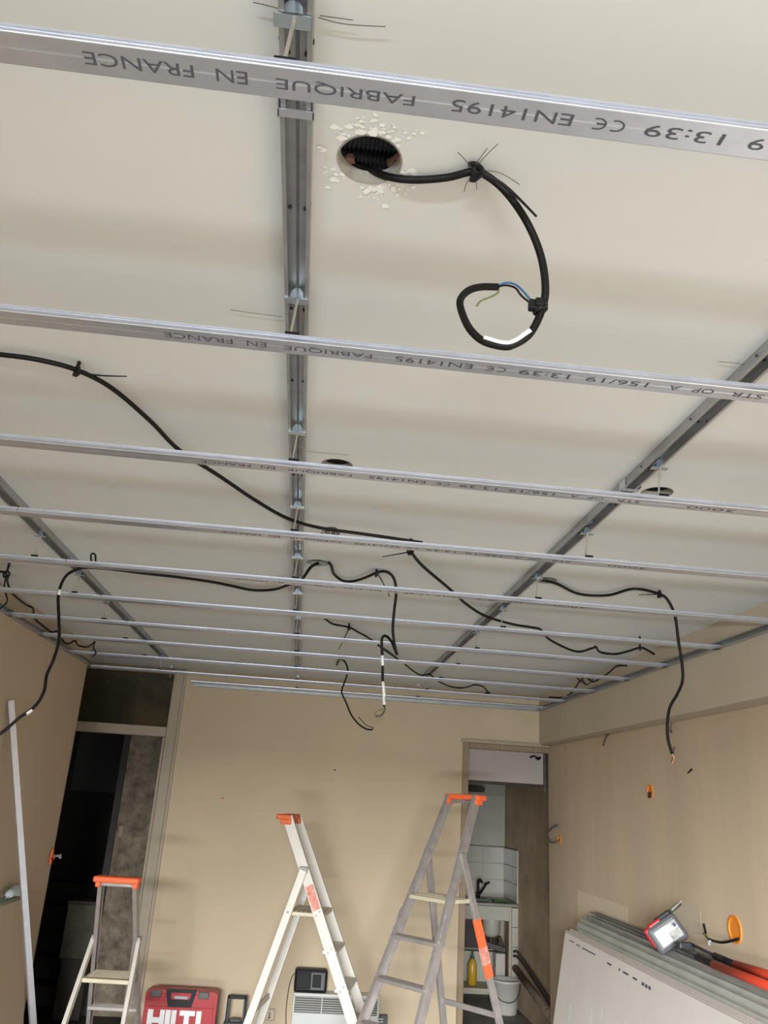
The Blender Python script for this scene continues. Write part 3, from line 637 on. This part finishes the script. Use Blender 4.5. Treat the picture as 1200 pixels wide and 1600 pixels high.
# ------------------------------------------------------------------ ladders
def ladder(loc, rz, zp, zt, zj, wp, tp, A, B, rise, lin, label, rm, lm, capm):
    t = thing('step_ladder', label, 'ladder', loc, rz, 'aluminium step ladders')
    w = lambda z: (wp+(zp-z)*tp)/2
    rail = lambda s, z: Vector((s*w(z), (z-zp)*A, z))
    leg = lambda s, z: Vector((s*(w(zj)-lin+(zj-z)*tp*.6), (zj-zp)*A+(zj-z)*B, z))
    out = {}
    for s in (-1, 1):
        b_, a_ = rail(s, .03), rail(s, zt-.01)
        mb = MB()
        d = (a_-b_).normalized(); sx = Vector((1, 0, 0)); sx = (sx-d*sx.dot(d)).normalized(); sy = d.cross(sx)
        u = [(0, -.030), (s*.022, -.030), (s*.022, -.026), (s*.004, -.026), (s*.004, .026), (s*.022, .026), (s*.022, .030), (0, .030)]
        u = [(-x, y) for x, y in u]
        # solid-looking channel: web outside, flanges turned inwards
        mb.prism(u, b_, a_, sx, sy)
        out['rail', s] = mb.build('side_rail', rm, t, local=True)
        mb = MB(); mb.beam(rail(s, .0), rail(s, .045), .030, .07, (1, 0, 0), .004); mb.build('foot', 'plastic_black', t, local=True)
        a_, b_ = leg(s, zj), leg(s, .03)
        mb = MB(); mb.beam(b_, a_, .022, .046, (1, 0, 0), .003)
        out['leg', s] = mb.build('support_leg', lm, t, local=True)
        mb = MB(); mb.beam(leg(s, .0), leg(s, .045), .032, .054, (1, 0, 0), .004); mb.build('foot', 'plastic_black', t, local=True)
        # hinge plate
        p = (rail(s, zj)+leg(s, zj))/2
        mb = MB(); mb.box(p+Vector((-.012, -.026, -.018)), p+Vector((.012, .026, .018)), .004); mb.build('hinge', 'alu_dark', t, local=True)
        mb = MB()
        for z in [zp]+[zp-rise*k for k in range(1, int((zp-.1)/rise)+1)]:
            for o in (-.012, .012): 
                q = rail(s, z)+Vector((s*.0, o*.8, -o)); mb.cyl(q-Vector((s*.001, 0, 0)), q+Vector((s*.004, 0, 0)), .006, 8)
        q = leg(s, zp); mb.cyl(q, q+Vector((s*.0155, 0, 0)), .007, 8)
        o = mb.build('rivets', 'alu_dark', t, local=True); o['kind'] = 'stuff'
    # crossbars of the support side
    for z in (.22, zp*.55):
        mb = MB(); mb.beam(leg(-1, z), leg(1, z), .03, .016, (0, 0, 1), .002); mb.build('crossbar', lm, t, local=True)
    yl = (zj-zp)*(A+B)
    mb = MB(); mb.box((-w(zp)+.006, -.035, zp-.022), (w(zp)-.006, yl+.012, zp), .004)
    for k in range(6): mb.box((-w(zp)+.02, -.015+k*(yl/6), zp), (w(zp)-.02, -.009+k*(yl/6), zp+.0025))
    out['plat'] = mb.build('platform', 'step_cream', t, local=True)
    n = 1
    while zp-n*rise > .12:
        z = zp-n*rise; y = (z-zp)*A
        mb = MB(); mb.box((-w(z)+.004, y-.04, z-.020), (w(z)-.004, y+.045, z), .003)
        for k in range(4): mb.box((-w(z)+.012, y-.03+k*.018, z), (w(z)-.012, y-.024+k*.018, z+.002))
        mb.build('step', rm, t, local=True); n += 1
    yt = (zt-zp)*A
    mb = MB(); mb.box((-w(zt)-.022, yt-.03, zt-.028), (w(zt)+.022, yt+.062, zt+.004), .010); mb.box((-w(zt)-.012, yt-.034, zt-.055), (-w(zt)+.016, yt+.034, zt-.02), .006); mb.box((w(zt)-.016, yt-.034, zt-.055), (w(zt)+.012, yt+.034, zt-.02), .006)
    mb.build('top_cap', capm, t, local=True, label='worn orange plastic top cap')
    mb = MB(); mb.box((-w(zt)+.01, yt-.012, zt-.05), (w(zt)-.01, yt+.012, zt-.03), .003); mb.build('top_crossbar', 'alu_dark', t, local=True)
    return t, rail, leg
t, rail, leg = ladder((-.965, 5.443, 0), 3.093, .819, 1.346, 1.004, .272, .112, .518, .565, .194, -.004,
    'smallest aluminium step ladder, with an orange top, in front of the left doorway', 'alu', 'alu_pale', 'orange_bright')
t, rail, leg = ladder((.216, 5.553, 0), 1.374, 1.186, 1.726, 1.421, .353, .069, .464, .293, .192, -.02,
    'step ladder seen side-on with whitish rails and an orange top, before the radiator', 'alu_pale', 'alu_pale', 'orange')
mb = MB(); a_, b_ = rail(-1, 1.335), rail(-1, 1.205)
mb.beam(a_-Vector((.0015, 0, 0)), b_-Vector((.0015, 0, 0)), .005, .05, (1, 0, 0)); mb.build('label_strip', 'label_red', t, local=True, label='faded red warning sticker')
t, rail, leg = ladder((.818, 5.095, 0), -.86, 1.34, 1.912, 1.57, .312, .148, .492, .32, .208, .005,
    'tallest paint-spattered step ladder with an orange top, in front of the kitchen doorway', 'alu', 'alu', 'orange_bright')
mb = MB(); mb.beam(leg(1, 1.235)+Vector((.0, .001, 0)), leg(1, .93)+Vector((0, .001, 0)), .026, .050, (1, 0, 0), .003); mb.build('spray_mark', 'orange_bright', t, local=True, label='fluorescent orange sprayed mark')
mb = MB(); mb.beam(leg(1, 1.09)+Vector((.0, .001, 0)), leg(1, 1.0)+Vector((0, .001, 0)), .028, .052, (1, 0, 0), .003); mb.build('spray_mark', 'label_red', t, local=True, label='darker red blotch over the orange mark')
for s in (-1, 1):
    mb = MB(); mb.beam(rail(s, 1.27)+Vector((0, -.0305, 0)), rail(s, 1.09)+Vector((0, -.0305, 0)), .0226, .003, (1, 0, 0))
    mb.build('label_strip', 'label_grey', t, local=True, label='worn grey sticker')
mb = MB(); mb.beam(rail(1, 1.53)+Vector((-.011, -.0305, 0)), rail(1, 1.36)+Vector((-.011, -.0305, 0)), .0226, .003, (1, 0, 0)); mb.build('paint_smear', 'step_cream', t, local=True)

# ------------------------------------------------------------------ along the back wall
# red tool case
t = thing('tool_case', 'red plastic power tool case with white lettering and a black handle, by the back wall', 'tool case', (-.70, 6.76, 0))
x0, x1, y0, y1, zt = -.955, -.445, 6.70, 6.83, .478
mb = MB()
prof = [(x0, .01), (x1, .01), (x1, zt-.02), (x1-.03, zt-.002), (x0+.03, zt+.002), (x0, zt-.02)]
mb.prism(prof, (0, y0+.012, 0), (0, y1, 0), (1, 0, 0), (0, 0, 1)); mb.build('shell', 'case_red', t)
mb = MB(); mb.prism([(x0+.01, .02), (x1-.02, .02), (x1-.02, .375), (x0+.01, .375)], (0, y0, 0), (0, y0+.016, 0), (1, 0, 0), (0, 0, 1))
mb.prism([(x0+.01, .385), (x1-.02, .385), (x1-.035, zt-.025), (x0+.03, zt-.02)], (0, y0+.002, 0), (0, y0+.016, 0), (1, 0, 0), (0, 0, 1)); mb.build('front_panel', 'case_red', t)
mb = MB(); hz = zt+.006; hx = -.705
mb.prism([(-.105, 0), (.105, 0), (.105, -.018), (-.105, -.018)], (hx, y0-.004, hz), (hx, y0+.03, hz), (1, 0, 0), (0, 0, 1))
mb.prism([(-.105, -.018), (-.075, -.018), (-.052, -.098), (-.085, -.098)], (hx, y0-.004, hz), (hx, y0+.012, hz), (1, 0, 0), (0, 0, 1))
mb.prism([(.075, -.018), (.105, -.018), (.085, -.098), (.052, -.098)], (hx, y0-.004, hz), (hx, y0+.012, hz), (1, 0, 0), (0, 0, 1))
mb.prism([(-.085, -.098), (.085, -.098), (.078, -.108), (-.078, -.108)], (hx, y0-.004, hz), (hx, y0+.012, hz), (1, 0, 0), (0, 0, 1))
mb.prism([(-.062, -.060), (.062, -.060), (.052, -.098), (-.052, -.098)], (hx, y0-.004, hz), (hx, y0+.012, hz), (1, 0, 0), (0, 0, 1)); mb.build('handle', 'plastic_black', t)
mb = MB().box((hx-.045, y0-.006, hz-.056), (hx+.05, y0+.004, hz-.038), .003); mb.build('grip_highlight', 'cloth_grey', t, label='pale bar for the highlight on the handle')  # highlight on the grip, built as a pale bar
for xx in (x0+.075, x1-.10):
    mb = MB(); mb.box((xx-.038, y0-.006, zt-.045), (xx+.038, y0+.01, zt-.002), .006); mb.build('latch', 'plastic_grey', t)
mb = MB(); zb, zh = .225, .358; X = x0+.035; yb = y0-.002
def slab(pts): mb.prism([(X+u, zb+v) for u, v in pts], (0, yb-.002, 0), (0, yb+.004, 0), (1, 0, 0), (0, 0, 1))
H = zh-zb
for u0, u1, v0, v1 in ((0, .038, 0, H), (.085, .118, 0, H), (.038, .085, H*.38, H*.64), (.124, .160, 0, H), (.166, .200, 0, H), (.200, .245, 0, H*.24), (.222, .330, H*.76, H), (.256, .292, 0, H*.76), (.340, .376, 0, H)):
    slab([(u0, v0), (u1, v0), (u1, v1), (u0, v1)])
mb.build('lettering', 'white_plastic', t, label='white block letters reading HILTI')
# black carrying frame
t = thing('work_light', 'small black frame-handled work light standing between the red case and the side-on ladder', 'work light', (-.315, 6.95, 0))
mb = MB()
for xx in (-.378, -.252): mb.beam((xx, 6.95, .24), (xx+.002*(1 if xx < -.3 else -1), 6.95, .412), .022, .03, (1, 0, 0), .003)
mb.beam((-.384, 6.95, .405), (-.246, 6.95, .405), .03, .024, (0, 1, 0), .003); mb.build('handle_frame', 'plastic_black', t)
mb = MB(); mb.beam((-.372, 6.932, .25), (-.371, 6.932, .40), .006, .004, (1, 0, 0)); mb.beam((-.258, 6.932, .25), (-.259, 6.932, .40), .006, .004, (1, 0, 0)); mb.build('blue_edging', 'teal_edge', t, label='dark blue edging')
mb = MB(); mb.box((-.40, 6.90, .0), (-.23, 7.03, .245), .02); mb.box((-.355, 6.935, .245), (-.275, 6.99, .262), .008); mb.build('body', 'plastic_grey', t)
mb = MB(); mb.box((-.365, 6.894, .04), (-.265, 6.903, .20), .004); mb.build('lens', 'white_plastic', t)
for xx in (-.385, -.245): MB().cyl((xx, 6.895, .215), (xx, 6.905, .215), .012, 10).build('knob', 'plastic_black', t)
# wall socket
t = thing('wall_socket', 'square white wall socket low on the back wall, left of the radiator', 'socket', (-.067, YB, .26))
MB().box((-.108, YB-.012, .222), (-.024, YB+.001, .304), .004).build('cover_plate', 'wood_cream', t)
MB().box((-.099, YB-.015, .231), (-.033, YB-.009, .295), .004).build('insert', 'wall_cream', t)
mb = MB(); mb.beam((-.066, YB-.017, .245), (-.066, YB-.017, .282), .008, .006); mb.box((-.074, YB-.019, .240), (-.058, YB-.014, .25), .001); mb.build('contact', 'steel_dark', t)
MB().box((-.150, YB-.010, .225), (-.118, YB+.001, .30), .003).build('side_plate', 'wood_cream', t)
# convector
t = thing('radiator', 'white electric wall radiator with a slatted top grille, under the side-on ladder', 'radiator', (.43, YB, .1))
x0, x1, y0, y1, z0, z1 = .10, .755, 6.99, YB+.001, .09, .442
mb = MB(); mb.box((x0, y0, z0), (x1, y1, .312), .006); mb.box((x0, y0, z1-.022), (x1, y1, z1), .004); mb.box((x0, y0, .3), (x0+.014, y1, z1-.01), .003); mb.box((x1-.014, y0, .3), (x1, y1, z1-.01), .003); mb.build('casing', 'heater_white', t)
MB().box((x0+.01, y0+.035, .30), (x1-.01, y1-.01, z1-.02)).build('shade_panel', 'heater_shadow', t)  # dark colour paints in the shade behind the slats
me0 = None
for k in range(7):
    z = .320+k*.0155
    if me0 is None:
        mb = MB(); mb.beam((x0+.012, y0+.014, z), (x1-.012, y0+.014, z), .010, .003, (0, .8, -.6)); s0 = mb.build('slat', 'heater_white', t); me0 = s0
    else:
        o = s0.copy(); COL.objects.link(o); o.location.z += k*.0155
for xx in (.32, .54): MB().beam((xx, y0+.006, .31), (xx, y0+.006, z1-.02), .006, .006).build('grille_stay', 'heater_white', t)
# black radio on the radiator
t = thing('radio', 'black rounded box of a radio standing on the white radiator', 'radio', (.22, 7.04, z1))
MB().box((.098, 6.995, z1+.001), (.348, 7.10, .600), .018).build('body', 'plastic_black', t)
MB().tube(spline([(.11, 7.10, .56), (.082, 7.105, .53), (.062, 7.105, .45), (.055, 7.105, .30), (.066, 7.105, .18), (.06, 7.10, .05)]), .0035, 6).build('cord', 'hair_brown', t)
MB().box((.222, 6.988, z1+.022), (.330, 6.998, .582), .004).build('speaker_panel', 'plastic_grey', t)
MB().box((.236, 6.984, z1+.04), (.30, 6.990, .57), .003).build('dial', 'rubber_black', t)
MB().box((.112, 6.990, z1+.03), (.214, 6.998, .575), .003).build('front_panel', 'rubber_black', t)
# small bracket behind the tall ladder's foot
t = thing('wall_bracket', 'small dark ribbed bracket on the wall, right of the radiator', 'bracket', (.80, YB, .2))
mb = MB(); mb.box((.775, YB-.05, .16), (.835, YB+.001, .30), .004); mb.build('body', 'plastic_grey', t)
mb = MB()
for k in range(5): mb.box((.760, YB-.055, .20+k*.018), (.80, YB-.04, .208+k*.018))
o = mb.build('ribs', 'steel_dull', t); o['kind'] = 'stuff'

# ------------------------------------------------------------------ left side: leaning profile and boards
t = thing('metal_profile', 'tall bright metal profile leaning upright against the left wall', 'metal profile', (-1.275, 5.62, 0))
a_, b_ = Vector((-1.628, 4.745, 2.246)), Vector((-1.175, 5.30, 0.004))
d = (a_-b_).normalized(); sx = Vector((.75, .66, 0)); sx = (sx-d*sx.dot(d)).normalized(); sy = d.cross(sx)
MB().prism([(-.016, 0), (.016, 0), (.016, .022), (.0145, .022), (.0145, .0015), (-.0145, .0015), (-.0145, .022), (-.016, .022)], b_, a_, sx, sy).build('channel', 'steel_bright', t)
t.location = (-1.175, 5.30, 0)
for ch in t.children:
    for v in ch.data.vertices: v.co += Vector((-1.275+1.175, 5.62-5.30, 0))
LEAN = math.radians(9.5)
def leaning_board(wall_x, off, h, y0, y1, th, name, label, m, grp, sgn):
    """sheet on its long edge, top leaning to the wall; off = distance of its back face from the wall at the top"""
    t = MB(); xt = wall_x-sgn*off; xb = xt-sgn*h*math.sin(LEAN); zt = h*math.cos(LEAN)
    n = Vector((-sgn*math.cos(LEAN), 0, -math.sin(LEAN)))*th
    pr = [Vector((xb, 0, .002+th*.17)), Vector((xt, 0, zt)), Vector((xt, 0, zt))+n, Vector((xb, 0, .002+th*.17))+n]
    A = [t.b.verts.new(p+Vector((0, y0, 0))) for p in pr]; B = [t.b.verts.new(p+Vector((0, y1, 0))) for p in pr]
    for i in range(4): t.b.faces.new((A[i], A[(i+1) % 4], B[(i+1) % 4], B[i]))
    t.b.faces.new(A[::-1]); t.b.faces.new(B)
    return tag(t.build(name, m), label, 'board', grp)
for k in range(3):
    leaning_board(XL, .004+k*.0165, 1.20-.012*k, 3.2, 5.74-.03*k, .0135, 'plasterboard',
                  ['green plasterboard leaning on the left wall, directly against the wall', 'green plasterboard leaning on the left wall, sandwiched between two others', 'green plasterboard leaning on the left wall, outermost with its face to the room'][k], 'board_green' if k < 2 else 'board_beige', 'boards leaning on the left wall', -1)
mb = MB(); bmesh.ops.create_icosphere(mb.b, subdivisions=3, radius=1)
for v in mb.b.verts:
    f = 1+.35*noise.noise(v.co*2.3)+.12*noise.noise(v.co*6)
    v.co = Vector((-1.60+v.co.x*.036*f, 5.42+v.co.y*.16*f, 1.212+max(v.co.z, -.5)*.036*f))
tag(mb.build('rag', 'cloth_grey', None, True), 'crumpled pale grey rag lying on top of the green boards at the left wall', 'rag')

# right: white boards, grey boards behind them
whites = []
ordn = ['outermost, with its face to the room', 'second from the front', 'third from the front', 'fourth from the front']
for k in range(4):
    o = leaning_board(XR, .250-.0185*k, 1.107+.004*k, 2.2, 5.90+[.0, .05, .02, .07][k], .0125, 'plasterboard', 'white plasterboard leaning at the right wall, '+ordn[k], 'board_white', 'white boards at the right wall', 1)
    whites.append(o)
# faint stamped print along the top of the front board, and scuffs
def on_board(y, s, lift=.0008):
    off, h, th = .250, 1.107, .0125
    xt = XR-off; xb = xt-h*math.sin(LEAN); zt = h*math.cos(LEAN); n = Vector((-math.cos(LEAN), 0, -math.sin(LEAN)))
    top = Vector((xt, y, zt)); d = (Vector((xb, y, 0))-top).normalized()
    return top+n*(th+lift)+d*s
for y0, y1, s, w in ((5.80, 5.70, .03, .006), (5.66, 5.58, .032, .006), (5.54, 5.30, .034, .007), (5.10, 5.03, .040, .010), (4.92, 4.90, .04, .012), (4.86, 4.78, .042, .010), (4.72, 4.66, .044, .009), (4.60, 4.565, .045, .015), (4.555, 4.525, .046, .016), (4.515, 4.485, .046, .016)):
    mb = MB(); mb.face([on_board(y0, s), on_board(y1, s), on_board(y1, s+w), on_board(y0, s+w)]); mb.build('stamped_mark', 'print_ink', whites[0])
for (y, s0, s1, w) in ((5.62, .36, .46, .012), (5.25, .30, .40, .010), (5.22, .42, .52, .012), (4.75, .25, .52, .006), (5.1, .27, .33, .01), (4.3, .30, .42, .008), (5.65, .22, .28, .006), (3.9, .26, .4, .01)):
    mb = MB(); mb.face([on_board(y, s0), on_board(y-w*.8, s0+.01), on_board(y-w*1.3, s1), on_board(y-w*.2, s1+.004)]); mb.build('plaster_run', 'white_paint', whites[0])
greys = [(.166, 1.135, 5.86), (.136, 1.165, 5.97), (.098, 1.185, 6.02), (.056, 1.205, 6.05), (.022, 1.215, 5.95)]
go = ['next to the white ones', 'second behind the white ones', 'third behind the white ones', 'second from the wall', 'closest to the wall']
for k, (off, h, ye) in enumerate(greys):
    leaning_board(XR, off, h, 2.2, ye, .018, 'plasterboard', 'grey green board leaning at the right wall, '+go[k], 'board_grey', 'grey boards at the right wall', 1)
# two steel profiles lying along the tops of the boards
for k, (x, y0, y1, z, lab) in enumerate([(2.035, 2.4, 5.90, 1.188, 'thin steel profile lying along the tops of the grey boards, nearer the room'), (2.098, 2.4, 6.0, 1.2045, 'thin steel profile lying along the tops of the grey boards, against the wall')]):
    p = [(-.017, 0), (.017, 0), (.017, .012), (.0158, .012), (.0158, .0012), (-.0158, .0012), (-.0158, .012), (-.017, .012)]
    tag(MB().prism(p, (x, y0, z), (x, y1, z), (1, 0, 0), (0, 0, 1)).build('metal_profile', 'steel_dull'), lab, 'metal profile', 'profiles lying on the boards')

# battery tool with a white label
c0 = Vector((2.00, 4.60, 1.275))
n = (Vector((0, 0, 1.85))-c0).normalized()                 # label side looks back towards the room entrance
hx = Vector((0, 0, 1)).cross(n).normalized(); hy = n.cross(hx)
ca, sa = math.cos(math.radians(36)), math.sin(math.radians(36))
ux = hx*ca+hy*sa; uy = -hx*sa+hy*ca
m = Matrix((ux, uy, n)).transposed().to_4x4(); m.translation = c0
t = thing('detector', 'dark handheld wall scanner with a white label, lying on the boards at the right wall', 'scanner', c0)
mb = MB(); mb.box((-.085, -.075, -.05), (.098, .066, .012), .02, m); mb.build('body', 'plastic_grey', t)
mb = MB(); mb.box((-.052, -.050, .010), (.080, .034, .017), .003, m); mb.build('screen', 'screen_white', t, label='white label panel')
mb = MB(); mb.box((.048, .012, .0165), (.078, .024, .0185), 0, m); mb.box((.030, .026, .0165), (.082, .030, .0185), 0, m); mb.box((.015, -.045, .0165), (.075, -.005, .0175), 0, m); mb.build('label_print', 'label_grey', t)
mb = MB(); mb.box((.058, .002, .0175), (.074, .020, .019), 0, m); mb.build('label_mark', 'print_ink', t)
mb = MB(); mb.box((-.092, -.03, -.045), (-.055, .070, .006), .012, m); mb.box((-.06, .050, -.04), (.02, .078, .004), .01, m); mb.build('red_shell', 'case_red', t, label='red side shell')
mb = MB(); mb.box((-.01, .060, -.03), (.085, .084, -.002), .006, m); mb.beam(m @ Vector((.085, .07, -.02)), m @ Vector((.160, .075, -.02)), .02, .014, uy, .003); mb.build('strap', 'plastic_black', t)
mb = MB(); mb.tube([m @ Vector((.10, .072, -.012)), m @ Vector((.175, .082, -.012))], .007, 8, .003); mb.build('tip', 'steel_thread', t)
# bolt cutters
t = thing('bolt_cutter', 'long bolt cutters with black and red handles lying on the boards at the right wall', 'bolt cutters', (2.05, 4.0, 1.23))
def grip(p0, p1, p2, p3):
    a, b_, c_, d_ = map(Vector, (p0, p1, p2, p3))
    MB().tube([a, b_], .008, 8).build('arm', 'steel_dark', t, True)
    MB().tube([b_, c_], .0165, 10).build('collar', 'plastic_black', t, True)
    MB().tube([c_, c_*.5+d_*.5, d_], .019, 10).build('grip', 'red_grip', t, True)
grip((2.0, 4.44, 1.232), (2.0, 4.24, 1.226), (2.0, 4.08, 1.2205), (2.0, 3.50, 1.226))
grip((2.06, 4.44, 1.256), (2.055, 4.17, 1.244), (2.045, 3.96, 1.243), (2.04, 3.50, 1.262))
MB().box((1.99, 4.41, 1.224), (2.07, 4.455, 1.262), .008).build('jaw', 'steel_dark', t)

# ------------------------------------------------------------------ kitchen recess
t = thing('sink_unit', 'cream enamel sink unit at the back of the kitchen recess', 'sink unit', (2.0, 9.2, 0))
MB().box((1.25, 8.90, .775), (2.25, 8.94, .905), .006).build('apron', 'enamel', t)
MB().box((1.22, 8.885, .905), (KX-.002, 9.484, .935), .006).build('worktop', 'sink_grey', t)
MB().box((2.235, 8.895, .0), (2.262, 8.94, .905), .004).build('side_post', 'wood_cream', t)
MB().box((1.25, 9.30, .14), (2.26, 9.40, .43), .004).build('lower_panel', 'enamel', t)
MB().box((1.25, 8.96, .13), (2.20, 9.42, .155), .004).build('shelf', 'wood_cream', t)
MB().box((1.25, 9.42, .44), (2.26, 9.48, .90)).build('back_panel', 'dark_wood', t)
mb = MB(); mb.lathe((2.10, 9.10, .60), [(.05, 0), (.085, .03), (.095, .15), (.095, .30)], 20); mb.build('basin_bowl', 'enamel', t, True)
for k in range(5):
    MB().box((2.264, 8.893, .012+k*.178), (KX-.002, 8.94, .012+k*.178+.174), .002).build('tile', 'tile_white', t)
MB().tube(spline([(2.10, 9.1, .61), (2.10, 9.1, .54), (2.14, 9.05, .50), (2.19, 9.0, .53), (2.16, 9.0, .62)]), .018, 8).build('waste_pipe', 'pipe_brown', t, True)
MB().beam((2.02, 9.0, .545), (2.22, 8.97, .50), .03, .05, (0, 1, 0), .005).build('bracket', 'dark_wood', t)
MB().box((2.12, 8.97, .165), (2.22, 9.08, .47), .01).build('cover_box', 'panel_mauve', t)
# pipes and a plank along the kitchen wall
tag(MB().tube(spline([(2.272, 8.872, .508), (2.29, 8.86, .513), (2.30, 8.824, .516), (2.30, 8.488, .473), (2.30, 7.994, .382), (2.30, 7.4, .28)]), .012, 8).build('water_pipe', 'pipe_brown', None, True), 'thin brown water pipe along the kitchen wall, upper of the pair', 'pipe', 'kitchen water pipes')
tag(MB().tube(spline([(2.272, 8.872, .468), (2.29, 8.86, .472), (2.30, 8.80, .470), (2.30, 8.535, .438), (2.30, 8.035, .344), (2.30, 7.4, .24)]), .012, 8).build('water_pipe', 'pipe_brown', None, True), 'thin brown water pipe along the kitchen wall, lower of the pair', 'pipe', 'kitchen water pipes')
tag(MB().tube([(2.29, 8.85, .366), (2.295, 7.4, .18)], .034, 10).build('drain_pipe', 'rough_plaster', None, True), 'thick grey drain pipe sloping down the kitchen wall below the thin pipes', 'pipe')
# bucket, bottle, clutter
t = thing('bucket', 'pale plastic bucket standing on the kitchen floor before the sink unit', 'bucket', (2.165, 8.72, 0))
mb = MB(); mb.lathe((2.165, 8.72, .0), [(.098, .0), (.104, .01), (.134, .27), (.142, .272), (.142, .29), (.13, .29), (.10, .02)], 28); mb.build('body', 'bucket_white', t, True)
MB().tube(spline([(2.025, 8.72, .255), (2.05, 8.62, .16), (2.13, 8.575, .12), (2.22, 8.585, .135), (2.285, 8.66, .20), (2.305, 8.72, .255)]), .004, 6).build('handle', 'steel_dark', t)
t = thing('detergent_bottle', 'yellow bottle with a dark top standing on the shelf under the sink', 'bottle', (1.91, 9.1, .155))
MB().lathe((1.91, 9.1, .157), [(.038, 0), (.045, .01), (.045, .18), (.030, .215), (.018, .235)], 18).build('body', 'yellow', t, True)
MB().lathe((1.91, 9.1, .3915), [(.018, 0), (.016, .02), (.010, .03), (.007, .07)], 12).build('cap', 'bottle_green', t, True)
t = thing('tap', 'dark mixer tap rising behind the sink', 'tap', (2.0, 9.3, .935))
mb = MB(); mb.cyl((2.0, 9.3, .935), (2.0, 9.3, 1.0), .022, 12); mb.tube(spline([(2.0, 9.3, .99), (1.995, 9.29, 1.09), (2.0, 9.24, 1.12), (2.01, 9.18, 1.10)]), .014, 8); mb.build('spout', 'plastic_black', t, True)
mb = MB(); mb.tube([(2.02, 9.3, .98), (2.075, 9.24, 1.085)], .013, 8); mb.tube([(2.06, 9.26, 1.075), (2.10, 9.22, 1.10)], .012, 8); mb.build('lever', 'plastic_black', t, True)
tag(MB().box((2.10, 9.0, .936), (2.27, 9.14, .962), .01).build('rag', 'bottle_green'), 'dull green folded rag on the sink worktop', 'rag')
tag(MB().box((1.88, 8.98, .936), (2.05, 9.10, .958), .008).build('tray', 'plastic_grey'), 'flat grey tray on the sink worktop left of the rag', 'tray')
tag(MB().box((1.55, 9.15, 2.0), (2.02, 9.484, 2.05), .006).build('shadow_slab', 'dark_wood'), 'dark slab for the shadow high on the back wall of the kitchen recess', 'shelf')  # dark slab stands in for the shadow at the top of the recess

# ------------------------------------------------------------------ hall beyond the left doorway
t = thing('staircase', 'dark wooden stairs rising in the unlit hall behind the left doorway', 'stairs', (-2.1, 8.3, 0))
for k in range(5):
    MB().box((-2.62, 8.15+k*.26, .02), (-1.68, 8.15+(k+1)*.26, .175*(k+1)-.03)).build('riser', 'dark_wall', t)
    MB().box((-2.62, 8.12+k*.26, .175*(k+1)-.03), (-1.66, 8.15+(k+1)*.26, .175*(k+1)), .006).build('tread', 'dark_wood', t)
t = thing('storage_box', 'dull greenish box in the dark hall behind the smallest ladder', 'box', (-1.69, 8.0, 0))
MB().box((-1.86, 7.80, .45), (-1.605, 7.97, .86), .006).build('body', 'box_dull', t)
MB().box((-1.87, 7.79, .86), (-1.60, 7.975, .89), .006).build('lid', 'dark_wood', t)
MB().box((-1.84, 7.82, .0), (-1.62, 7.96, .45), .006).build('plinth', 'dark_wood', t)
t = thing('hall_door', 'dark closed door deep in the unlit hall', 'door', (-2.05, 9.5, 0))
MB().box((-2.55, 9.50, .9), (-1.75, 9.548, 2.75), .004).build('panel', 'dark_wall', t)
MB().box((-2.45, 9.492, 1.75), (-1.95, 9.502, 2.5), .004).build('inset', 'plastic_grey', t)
